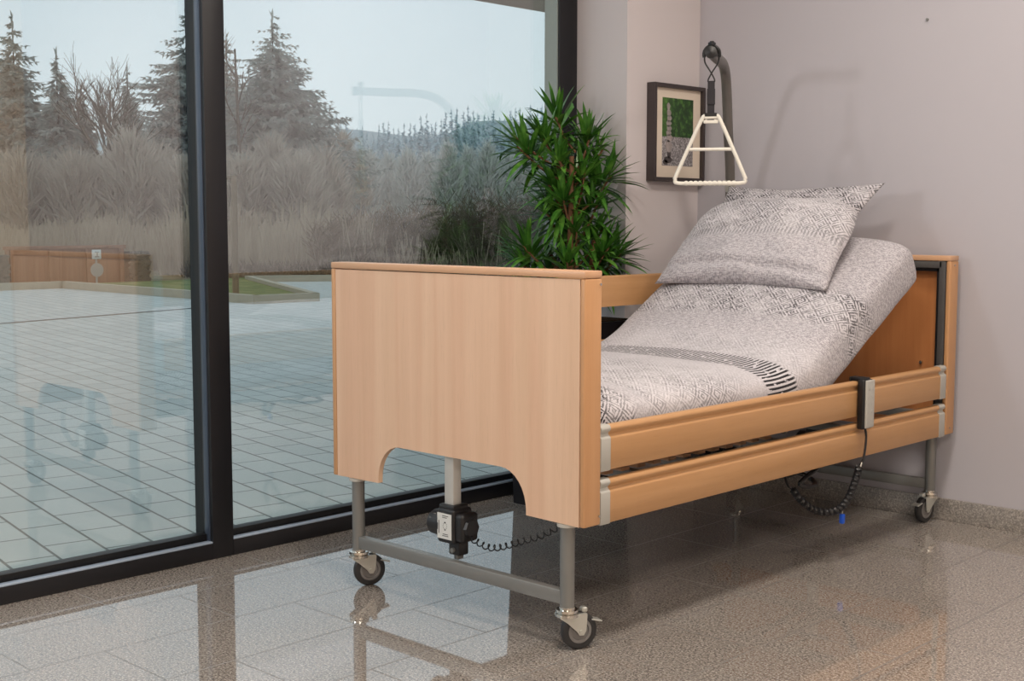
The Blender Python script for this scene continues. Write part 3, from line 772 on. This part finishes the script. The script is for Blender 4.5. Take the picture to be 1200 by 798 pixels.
# ------------------------------------------------------------------ MATTRESS in patterned bedding
Z0 = (0,0,0); ZZ = lambda r, g, b: (r, g, b, 1)
fabric('bedding', [(0, ZZ(.95,0,.15)), (.17, ZZ(.95,0,.15)), (.20, ZZ(.1,0,.5)), (.245, ZZ(.1,0,.5)), (.27, ZZ(.55,0,.05)), (.60, ZZ(.5,0,.1)), (.80, ZZ(.05,0,.35)), (.835, ZZ(0,0,.35)), (.842, ZZ(0,1,.1)),
    (.99, ZZ(0,1,.1)), (1.0, ZZ(.25,0,.2)), (1.13, ZZ(.3,0,.3)), (1.17, ZZ(0,.0,.8)), (1.27, ZZ(.1,0,.9)), (1.31, ZZ(.75,0,.25)), (1.46, ZZ(.75,0,.3)), (1.50, ZZ(.05,0,.9)), (1.80, ZZ(.1,0,.85)), (1.95, ZZ(.3,0,.7))], 2.0, 0.0)
def mattress():
    W2 = .455; XC = -.512; TH = .215
    flat = 1.03; inc = .835; tot = flat+inc
    ns, nc = 110, 76
    b = bmesh.new(); uvl = b.loops.layers.uv.new('UVMap')
    def path(s):
        # smooth hinge
        k = .16
        if s < flat-k: return Vector((0, .092+s, .668)), 0.0
        if s > flat+k:
            base = Vector((0, 1.122, .668)); return base + Vector((0, math.cos(TA), math.sin(TA)))*(s-flat), TA
        t = (s-(flat-k))/(2*k); a = TA*t
        p0 = Vector((0, .092+flat-k, .668)); p1 = Vector((0, 1.122, .668)); p2 = p1+Vector((0, math.cos(TA), math.sin(TA)))*k
        return p0*(1-t)**2 + p1*2*t*(1-t) + p2*t*t, a
    rings = []
    for i in range(ns+1):
        # ring stations, tight at both ends for rounded ends
        f = i/ns; s = tot*(f if True else f)
        e = min(s, tot-s); er = .045
        sh = 1.0 if e > er else math.sqrt(max(0, 1-((er-e)/er)**2))
        p, a = path(s)
        nrm = Vector((0, -math.sin(a), math.cos(a)))
        ring = []
        for j in range(nc):
            th = 2*PI*j/nc + PI   # start below
            cx = math.cos(th-PI/2); cz = math.sin(th-PI/2)
            ex = 2/4.6
            x = abs(cx)**ex*(1 if cx > 0 else -1); z = abs(cz)**ex*(1 if cz > 0 else -1)
            inset = (1-sh)*.045
            X = x*(W2-inset); Zr = z*(TH/2-inset)
            if z > 0: Zr += .014*(1-x*x)*sh
            P = Vector((XC+X, 0, 0)) + Vector((0, p.y, p.z)) + nrm*(Zr-TH/2)
            q = Vector((P.x*2.2, P.y*3.4, P.z*3))
            w = noise.noise(q*1.3)*.008 + noise.noise(q*3.1+Vector((5,1,2)))*.0035 + abs(noise.noise(Vector((P.x*1.6+3, (P.y+P.z)*9, 1.0))))*.005
            if sh < .98: w *= .6
            side = abs(x)**6
            P += nrm*w*(1 if z > 0 else -.3)*(1-side) + Vector((1 if x > 0 else -1, 0, 0))*w*side*.6
            ring.append(b.verts.new(P))
        rings.append((ring, s))
    # arc-length u
    r0 = [v.co.copy() for v in rings[ns//3][0]]; ul = [0]
    for j in range(nc): ul.append(ul[-1]+(r0[(j+1) % nc]-r0[j]).length)
    for (a, sa), (c, sb) in zip(rings, rings[1:]):
        for j in range(nc):
            f = b.faces.new((a[j], a[(j+1) % nc], c[(j+1) % nc], c[j]))
            for lp, (uu, vv) in zip(f.loops, ((ul[j], sa), (ul[j+1], sa), (ul[j+1], sb), (ul[j], sb))): lp[uvl].uv = (uu, vv)
    for ring, s in (rings[0], rings[-1]):
        f = b.faces.new(ring if s > 0 else ring[::-1])
        for lp in f.loops: lp[uvl].uv = (lp.vert.co.x+.1, s+(lp.vert.co.z-.6)*.3)
    bmesh.ops.recalc_face_normals(b, faces=b.faces)
    me = bpy.data.meshes.new('mattress'); b.to_mesh(me); b.free(); me.materials.append(M['bedding'])
    me.polygons.foreach_set('use_smooth', [True]*len(me.polygons))
    o = bpy.data.objects.new('mattress', me); C.objects.link(o)
    tag(o, 'mattress in grey and white patterned bedding with its head end raised on the bed', 'mattress')
mattress()

# ------------------------------------------------------------------ PILLOWS
fabric('pillow_print', [(0, ZZ(.05,0,.95)), (.05, ZZ(0,0,.85)), (.19, ZZ(.05,0,.8)), (.215, ZZ(.2,.45,.2)), (.24, ZZ(.45,.25,.1)), (.27, ZZ(.62,0,.1)), (.42, ZZ(.62,0,.15)), (.455, ZZ(0,0,.75)), (.55, ZZ(.1,0,.8))], .6, 1.7)
fabric('pillow_dark', [(0, ZZ(.9,0,.3)), (.6, ZZ(1,0,.3))], .6, 3.1)
def pillow(name, W, H, T, org, ax, ay, mat, label, seed, conc=.07, ears=None, group=None):
    """org: centre of the bottom edge, ax: width direction, ay: height direction"""
    ax = Vector(ax).normalized(); ay = Vector(ay).normalized(); az = ax.cross(ay).normalized()
    nu, nv = 56, 42; b = bmesh.new(); uvl = b.loops.layers.uv.new('UVMap')
    def P(s, t, side):
        x = s*W/2*(1-conc*(1-t*t)*abs(s)) ; y = t*H/2*(1-conc*1.2*(1-s*s)*abs(t))
        e = (1-abs(s)**2.6)*(1-abs(t)**2.6)
        th = T/2*max(0, e)**.5 * (1.0 if side > 0 else .55)
        q = Vector((s*1.7+seed, t*1.7, side*.5))
        wr = (noise.noise(q*1.4)*.012+noise.noise(q*3.5)*.005) * min(1, e*3)
        # corner pull creases
        wr += .004*math.sin((s*3+t*4)*2.2+seed)*min(1, e*4)*(abs(s*t))
        wr -= (.016*math.exp(-((t+.74+.04*math.sin(s*2))/.055)**2) - .008*math.exp(-((t+.62+.04*math.sin(s*2))/.08)**2))*min(1, e*4)*(1 if side > 0 else 0)
        flop = (ears(s, t) if ears else Vector((0,0,0)))
        return Vector(org) + ax*x + ay*(y+H/2) + az*(side*th+wr) + ax*flop.x + ay*flop.y + az*flop.z
    grids = {}
    for side in (1, -1):
        for i in range(nu+1):
            for j in range(nv+1):
                s = -1+2*i/nu; t = -1+2*j/nv
                edge = i in (0, nu) or j in (0, nv)
                if edge and side == -1: grids[(side, i, j)] = grids[(1, i, j)]; continue
                grids[(side, i, j)] = b.verts.new(P(s, t, side))
    for side in (1, -1):
        for i in range(nu):
            for j in range(nv):
                q = [(i, j), (i+1, j), (i+1, j+1), (i, j+1)]
                vs = [grids[(side, *k)] for k in q]
                if side < 0: vs = vs[::-1]; q = q[::-1]
                f = b.faces.new(vs)
                for lp, (a, c) in zip(f.loops, q): lp[uvl].uv = (a/nu*W, c/nv*H)
    me = bpy.data.meshes.new(name); b.to_mesh(me); b.free(); me.materials.append(M[mat])
    me.polygons.foreach_set('use_smooth', [True]*len(me.polygons))
    o = bpy.data.objects.new(name, me); C.objects.link(o)
    tag(o, label, 'pillow', group); return o
ta = R(43)
pillow('pillow', .745, .475, .17, (-.55, 1.475, .888), (1, 0, 0), (0, math.cos(ta), math.sin(ta)), 'pillow_print', 'plump grey and white patterned pillow lying in front on the raised mattress', 1.0,
       ears=lambda s, t: Vector((-.075*max(0, t)**2*s*abs(s), -.05*max(0, abs(s)-.6)/.4*max(0, t)**3, -.015*max(0, t)**4*abs(s)**3)))
tb = R(34)
pillow('pillow', .69, .42, .10, (-.560, 1.60, 1.018), (1, 0, 0), (0, math.cos(tb), math.sin(tb)), 'pillow_dark', 'darker patterned pillow behind, only its top edge and one pointed corner showing', 2.3, conc=.10,
       ears=lambda s, t: Vector((.0, .0, .02*max(0, t)**2*abs(s)**2)))

# ------------------------------------------------------------------ LIFTING POLE + GRAB HANDLE
lp = thing('lifting_pole', (-.985, 2.03, .35), 'grey bent lifting pole rising behind the pillows at the head of the bed', 'lifting pole')
pp = smooth_path([(-1.0, 2.0, .36), (-.99, 2.0, .70), (-.965, 2.0, .95), (-.925, 1.975, 1.25), (-.865, 1.865, 1.50), (-.828, 1.80, 1.625), (-.795, 1.74, 1.695), (-.75, 1.655, 1.722), (-.68, 1.52, 1.723), (-.61, 1.385, 1.725)], 6)
tb_ = part(MB().tube(pp, .0195, 20), 'tube', 'mast_grey', lp)
for f in (1.275, 1.295):
    pass
part(MB().lathe([(0,0), (.0215,0), (.0215,.022), (0,.026)], (-.613, 1.391, 1.7248), Vector((.46,-.89,.01)).to_track_quat('Z','Y').to_matrix(), 20), 'end_cap', 'black_plastic', tb_)
part(MB().tube(pp[18:20], .0215, 20), 'clamp_ring', 'plastic_grey', tb_)
part(MB().tube(pp[16:18], .0215, 20), 'clamp_ring', 'black_plastic', tb_)
gh = thing('grab_handle', (-.62, 1.41, 1.27), 'off-white triangular grab handle hanging on a black strap from the pole end', 'grab handle')
HX = Vector((.85, .52, 0)).normalized(); HO = Vector((-.622, 1.405, 0))
def hp(x, z, off=0): return HO + HX*x + Vector((0,0,z)) + Vector((HX.y, -HX.x, 0))*off
lo = [HO+HX*.026*math.cos(a)+Vector((0,0,1.718+.028*math.sin(a))) for a in [2*PI*k/18 for k in range(19)]]
part(MB().tube([hp(.028*math.cos(a), 1.722+.030*math.sin(a)) for a in [R(-20)+R(220)*k/16 for k in range(17)]], .0065, 8), 'hook_loop', 'black_plastic', gh)
part(MB().cyl(hp(0, 1.746), hp(0, 1.768), .008, n=12).box(-.01, .01, -.012, .012, 0, .012, .002, 1, mat=Matrix.Translation(hp(0, 1.752))), 'lock_knob', 'black_plastic', gh)
part(MB().tube(smooth_path([hp(-.026, 1.712), hp(-.022, 1.69), hp(0, 1.655), hp(.012, 1.628), hp(0, 1.622), hp(-.012, 1.628), hp(0, 1.655), hp(.022, 1.69), hp(.026, 1.712)]), .0028, 6), 'cord_loop', 'black_plastic', gh)
st_ = part(MB().prism([(-.0125, -.003), (.0125, -.003), (.0125, .003), (-.0125, .003)], lambda p: hp(p[0], 1.485, p[1]), lambda p: hp(p[0], 1.628, p[1])).prism([(-.014, -.006), (.014, -.006), (.014, .006), (-.014, .006)], lambda p: hp(p[0], 1.545, p[1]), lambda p: hp(p[0], 1.60, p[1])), 'strap', 'black_fabric', gh)
part(MB().prism([(-.021, -.008), (.021, -.008), (.021, .008), (-.021, .008)], lambda p: hp(p[0], 1.502, p[1]), lambda p: hp(p[0], 1.514, p[1])), 'buckle', 'black_plastic', st_)
tri = [(-.018, 1.498), (-.034, 1.488), (-.118, 1.30), (-.125, 1.277), (-.112, 1.264), (0, 1.263), (.112, 1.264), (.125, 1.277), (.118, 1.30), (.034, 1.488), (.018, 1.498), (-.018, 1.498)]
tr = part(MB().tube(smooth_path([hp(*q) for q in tri], 5), .0072, 12), 'triangle', 'white_plastic', gh)
part(MB().tube([hp(-.075, 1.385), hp(.075, 1.385)], .0062, 12), 'middle_bar', 'white_plastic', tr)
part(MB().box(-.026, .026, -.004, .004, 1.477, 1.490, .002, 1, mat=Matrix.Translation(HO) @ Matrix.Rotation(math.atan2(HX.y, HX.x), 4, 'Z')), 'top_web', 'white_plastic', tr)
gr = MB()
for k in range(11): gr.lathe([(0, -.007), (.008, -.006), (.0095, 0), (.008, .006), (0, .007)], hp(-.085+k*.017, 1.264), HX.to_track_quat('Z', 'Y').to_matrix(), 12)
part(gr, 'grip', 'white_plastic', tr)

# ------------------------------------------------------------------ PICTURE
px = -1.209
pf = thing('picture_frame', (px, 1.957, 1.30), 'dark framed photo of stacked stones hanging on the wall by the corner', 'picture')
ya, yb, za, zb = 1.782, 2.134, 1.293, 1.694
fm = MB()
fm.box(px, px+.042, ya, ya+.016, za, zb, .001).box(px, px+.042, yb-.016, yb, za, zb, .001).box(px, px+.042, ya+.016, yb-.016, za, za+.016, .001).box(px, px+.042, ya+.016, yb-.016, zb-.016, zb, .001)
part(fm, 'frame', 'frame_brown', pf, smooth=False)
part(MB().box(px+.002, px+.026, ya+.016, yb-.016, za+.016, zb-.016), 'mat', 'mat_board', pf, smooth=False)
t = NT('stone_photo'); co = t.coord(); s = t.n('ShaderNodeSeparateXYZ'); t.link(co, s.inputs[0])
g = t.ramp(t.noise(co, 45, 4, .7), [(.3, srgb(16,38,14)), (.5, srgb(34,70,26)), (.7, srgb(84,128,52))])
g = t.mix(t.math('MULTIPLY', t.ramp(t.math('MULTIPLY', t.math('SUBTRACT', 1.93, s.outputs[1]), 12), [(0, (0,0,0)), (1, (1,1,1))]), .35), g, srgb(96,140,60))
k = t.ramp(t.noise(co, 130, 4, .8), [(.35, srgb(70,66,70)), (.5, srgb(130,126,128)), (.65, srgb(188,184,186))])
t.bsdf(t.mix(t.math('GREATER_THAN', s.outputs[2], 1.478), k, g), .35); M['stone_photo'] = t.m
simple('photo_stone', srgb(150,142,140), .5, 0, .4, .45, 60)
simple('photo_stone_dark', srgb(74,68,68), .5, 0, .4, .4, 60)
pa, pb, pc, pd = 1.853, 2.066, 1.358, 1.638
ph = part(MB().box(px+.026, px+.027, pa, pb, pc, pd), 'photo', 'stone_photo', pf, smooth=False)
stn = MB(); rnd = random.Random(3)
for (y, z, ry, rz) in [(1.893,1.602,.011,.014), (1.896,1.575,.014,.016), (1.899,1.553,.015,.013), (1.896,1.532,.017,.013), (1.899,1.512,.016,.013), (1.895,1.492,.017,.012), (1.900,1.472,.020,.016), (1.897,1.438,.023,.024)]:
    stn.prism([(y+ry*math.cos(q)*(1+.12*math.sin(3*q+y*90)), z+rz*math.sin(q)*(1+.1*math.cos(2*q+z*80))) for q in [2*PI*k_/18 for k_ in range(18)]], lambda p: (px+.027, p[0], p[1]), lambda p: (px+.0275, p[0], p[1]))
part(stn, 'stacked_stones', 'photo_stone', ph, smooth=False)
std = MB()
for (y, z, ry, rz) in [(1.899,1.405,.013,.016), (1.893,1.382,.028,.014), (1.875,1.372,.018,.010)]:
    std.prism([(y+ry*math.cos(q), z+rz*math.sin(q)) for q in [2*PI*k_/16 for k_ in range(16)]], lambda p: (px+.027, p[0], p[1]), lambda p: (px+.0274, p[0], p[1]))
part(std, 'base_stones', 'photo_stone_dark', ph, smooth=False)

# ------------------------------------------------------------------ POTTED PLANT
PC = Vector((-1.255, 1.37, 0))
pt = thing('potted_dracaena', PC, 'tall bushy green potted dracaena in a black square planter by the window corner', 'plant')
def taper(b0, b1, z0, z1, mb, c=PC):
    P = [(-1,-1), (1,-1), (1,1), (-1,1)]
    mb.prism(P, lambda p: (c.x+p[0]*b0, c.y+p[1]*b0, z0), lambda p: (c.x+p[0]*b1, c.y+p[1]*b1, z1)); return mb
po = MB(); taper(.160, .182, .0, .72, po); 
pot = part(po, 'planter', 'planter_black', pt, ang=20)
part(taper(.186, .188, .70, .738, MB()), 'rim', 'planter_black', pot, ang=20)
part(taper(.170, .170, .739, .742, MB()), 'soil', 'soil', pt)
rnd = random.Random(12)
stems = [[(-1.25,1.36,.74), (-1.245,1.35,.95), (-1.25,1.36,1.15), (-1.255,1.37,1.38)], [(-1.22,1.44,.74), (-1.22,1.46,1.0), (-1.22,1.47,1.05)], [(-1.30,1.42,.74), (-1.34,1.40,.90), (-1.38,1.38,1.0)]]
for q in stems:
    part(MB().tube(smooth_path(q), lambda t: .015-.006*t, 10), 'stem', 'bark', pt)
def rosette(mb, uvl, c, axis, n, L, rnd, spread=1.0):
    axis = axis.normalized(); q = axis.to_track_quat('Z', 'Y')
    for k in range(n):
        az = k*2.39996+rnd.uniform(-.3, .3); el = R(8+(k/n)**.85*88*spread+rnd.uniform(-8, 8))   # from axis
        out = q @ Vector((math.cos(az), math.sin(az), 0)); 
        d0 = (axis*math.cos(el) + out*math.sin(el)).normalized()
        l = L*rnd.uniform(.75, 1.12)*(.75+.35*math.sin(min(1, k/n*1.4)*PI/2)); w = l*rnd.uniform(.048, .064)+.003
        p = c - axis*(.11*(k/n)) + out*.008; d = d0.copy(); pts = []; ns = 6
        for i in range(ns+1):
            pts.append((p.copy(), d.copy())); p = p + d*l/ns; d = (d + Vector((0,0,-1))*(.05+.13*(el/PI*2))*(i/ns+.35)).normalized()
        prev = None
        for i, (pp_, dd_) in enumerate(pts):
            f = i/ns; ww = w*(math.sin(PI*min(1, f*.9+.1)**.8))**.8 if f < 1 else .0004
            sd = dd_.cross(Vector((0,0,1)))
            if sd.length < .05: sd = dd_.cross(out)
            sd.normalize(); nn = sd.cross(dd_).normalized()
            a = mb.b.verts.new(pp_-sd*ww+nn*ww*.35); m_ = mb.b.verts.new(pp_); b_ = mb.b.verts.new(pp_+sd*ww+nn*ww*.35)
            if prev:
                f0 = (i-1)/ns
                for quad, us in (((prev[0], prev[1], m_, a), (0, .5, .5, 0)), ((prev[1], prev[2], b_, m_), (.5, 1, 1, .5))):
                    fc_ = mb.b.faces.new(quad)
                    for lp_, u_, v_ in zip(fc_.loops, us, (f0, f0, f, f)): lp_[uvl].uv = (u_, v_)
            prev = (a, m_, b_)
def pxp(u, v, off):     # a point of the plant body seen at this place of the photograph, off metres behind the plant centre
    dep = (PC-CAM).dot(FW)+off; return CAM + FW*dep + RT*((u-600)/F_PX*dep) - UP*((v-399)/F_PX*dep)
heads = [  # u, v of the rosette centre, depth offset, tilt to the right, toward camera, leaves, length
 (650,134,.05,-.25,.1,22,.185), (634,160,-.02,-.5,.5,24,.16), (606,172,-.06,-1.2,.2,24,.17), (598,158,-.02,-.8,-.3,12,.14), (692,158,.05,.35,.2,24,.165), (708,172,.08,1.0,-.2,14,.15),
 (655,186,-.10,-.1,.9,24,.16), (686,202,-.10,.4,.8,26,.165), (716,206,-.02,1.2,.3,26,.18), (642,214,-.08,-1.0,.5,26,.16), (660,232,-.14,0,1.0,26,.16), (700,240,-.06,.8,.6,22,.16),
 (640,248,-.05,-.9,.5,24,.15), (706,268,.0,.9,.3,26,.16), (676,268,-.12,.2,.9,20,.14), (612,288,-.08,-.8,.5,28,.165), (606,306,-.04,-1.1,.3,22,.16), (664,304,-.16,0,.9,28,.16),
 (714,290,-.06,.8,.5,28,.17), (728,298,.02,1.2,.2,24,.165), (640,310,.04,-.4,.2,20,.15), (704,316,.05,.5,.2,22,.15), (668,190,.14,.1,-.6,20,.16), (640,230,.14,-.4,-.5,20,.16), (690,300,.14,.4,-.5,22,.16)]
for gi in range(5):
    mb = MB(); uvl = mb.b.loops.layers.uv.new('UVMap'); stem = MB()
    for (u, v, off, ri, tc, n, L) in heads[gi::5]:
        c = pxp(u, v, off); ax = Vector((0,0,1))*.9 + RT*ri - FW*tc
        c.x = max(c.x, -1.50)
        rosette(mb, uvl, c, ax, int(n*1.22), L, rnd)
        base = Vector((PC.x, PC.y+.02, max(.85, c.z-.16)))
        stem.tube(smooth_path([base, base.lerp(c, .5)+Vector((0,0,-.02)), c]), .0045, 6)
    for v in mb.b.verts: 
        if v.co.x < -1.585: v.co.x = -1.585 + (v.co.x+1.585)*.02
        if v.co.x < -1.17 and v.co.y > 1.60: v.co.y = 1.60 + min(.035, (v.co.y-1.60)*.1)
    fo = part(mb, 'leaves', 'leaf_green', pt, recalc=False, ang=80)
    part(stem, 'twig', 'bark', fo)

# ------------------------------------------------------------------ LIGHT
wd = bpy.data.worlds.new('overcast'); S.world = wd; wd.use_nodes = True; nt = wd.node_tree; nt.nodes.clear()
o_ = nt.nodes.new('ShaderNodeOutputWorld'); bg = nt.nodes.new('ShaderNodeBackground'); tc = nt.nodes.new('ShaderNodeTexCoord')
sp = nt.nodes.new('ShaderNodeSeparateXYZ'); nt.links.new(tc.outputs['Generated'], sp.inputs[0])
cr = nt.nodes.new('ShaderNodeValToRGB'); nt.links.new(sp.outputs[2], cr.inputs[0])
E = cr.color_ramp.elements; E[0].position = 0; E[0].color = srgb(206,216,220); E[1].position = .25; E[1].color = srgb(198,213,223)
e = E.new(1.0); e.color = srgb(205,218,228); e = E.new(.08); e.color = srgb(203,216,222)
nt.links.new(cr.outputs[0], bg.inputs[0]); bg.inputs[1].default_value = 1.31; nt.links.new(bg.outputs[0], o_.inputs[0])

def area(name, loc, tgt, size, power, col, shape='DISK', sy=None):
    l = bpy.data.lights.new(name, 'AREA'); l.shape = shape; l.size = size; l.energy = power; l.color = col
    if sy: l.size_y = sy
    o = bpy.data.objects.new(name, l); C.objects.link(o); o.location = loc
    o.rotation_euler = (Vector(tgt)-Vector(loc)).to_track_quat('-Z', 'Y').to_euler(); return o
area('key_lamp', (-1.42, -2.9, 1.88), (-.3, 1.6, 1.1), .34, 22, (1, .98, .97))
area('ceiling_lamp', (.55, -.6, 2.97), (.55, -.6, 0), .5, 42, (1, .91, .81))
area('ceiling_lamp', (.55, 1.0, 2.97), (.55, 1.0, 0), .5, 28, (1, .91, .81))
area('ceiling_lamp', (2.9, -2.8, 2.97), (2.9, -2.8, 0), .9, 95, (1, .90, .78))
area('ceiling_lamp', (2.9, .6, 2.97), (2.9, .6, 0), .9, 38, (1, .90, .78))
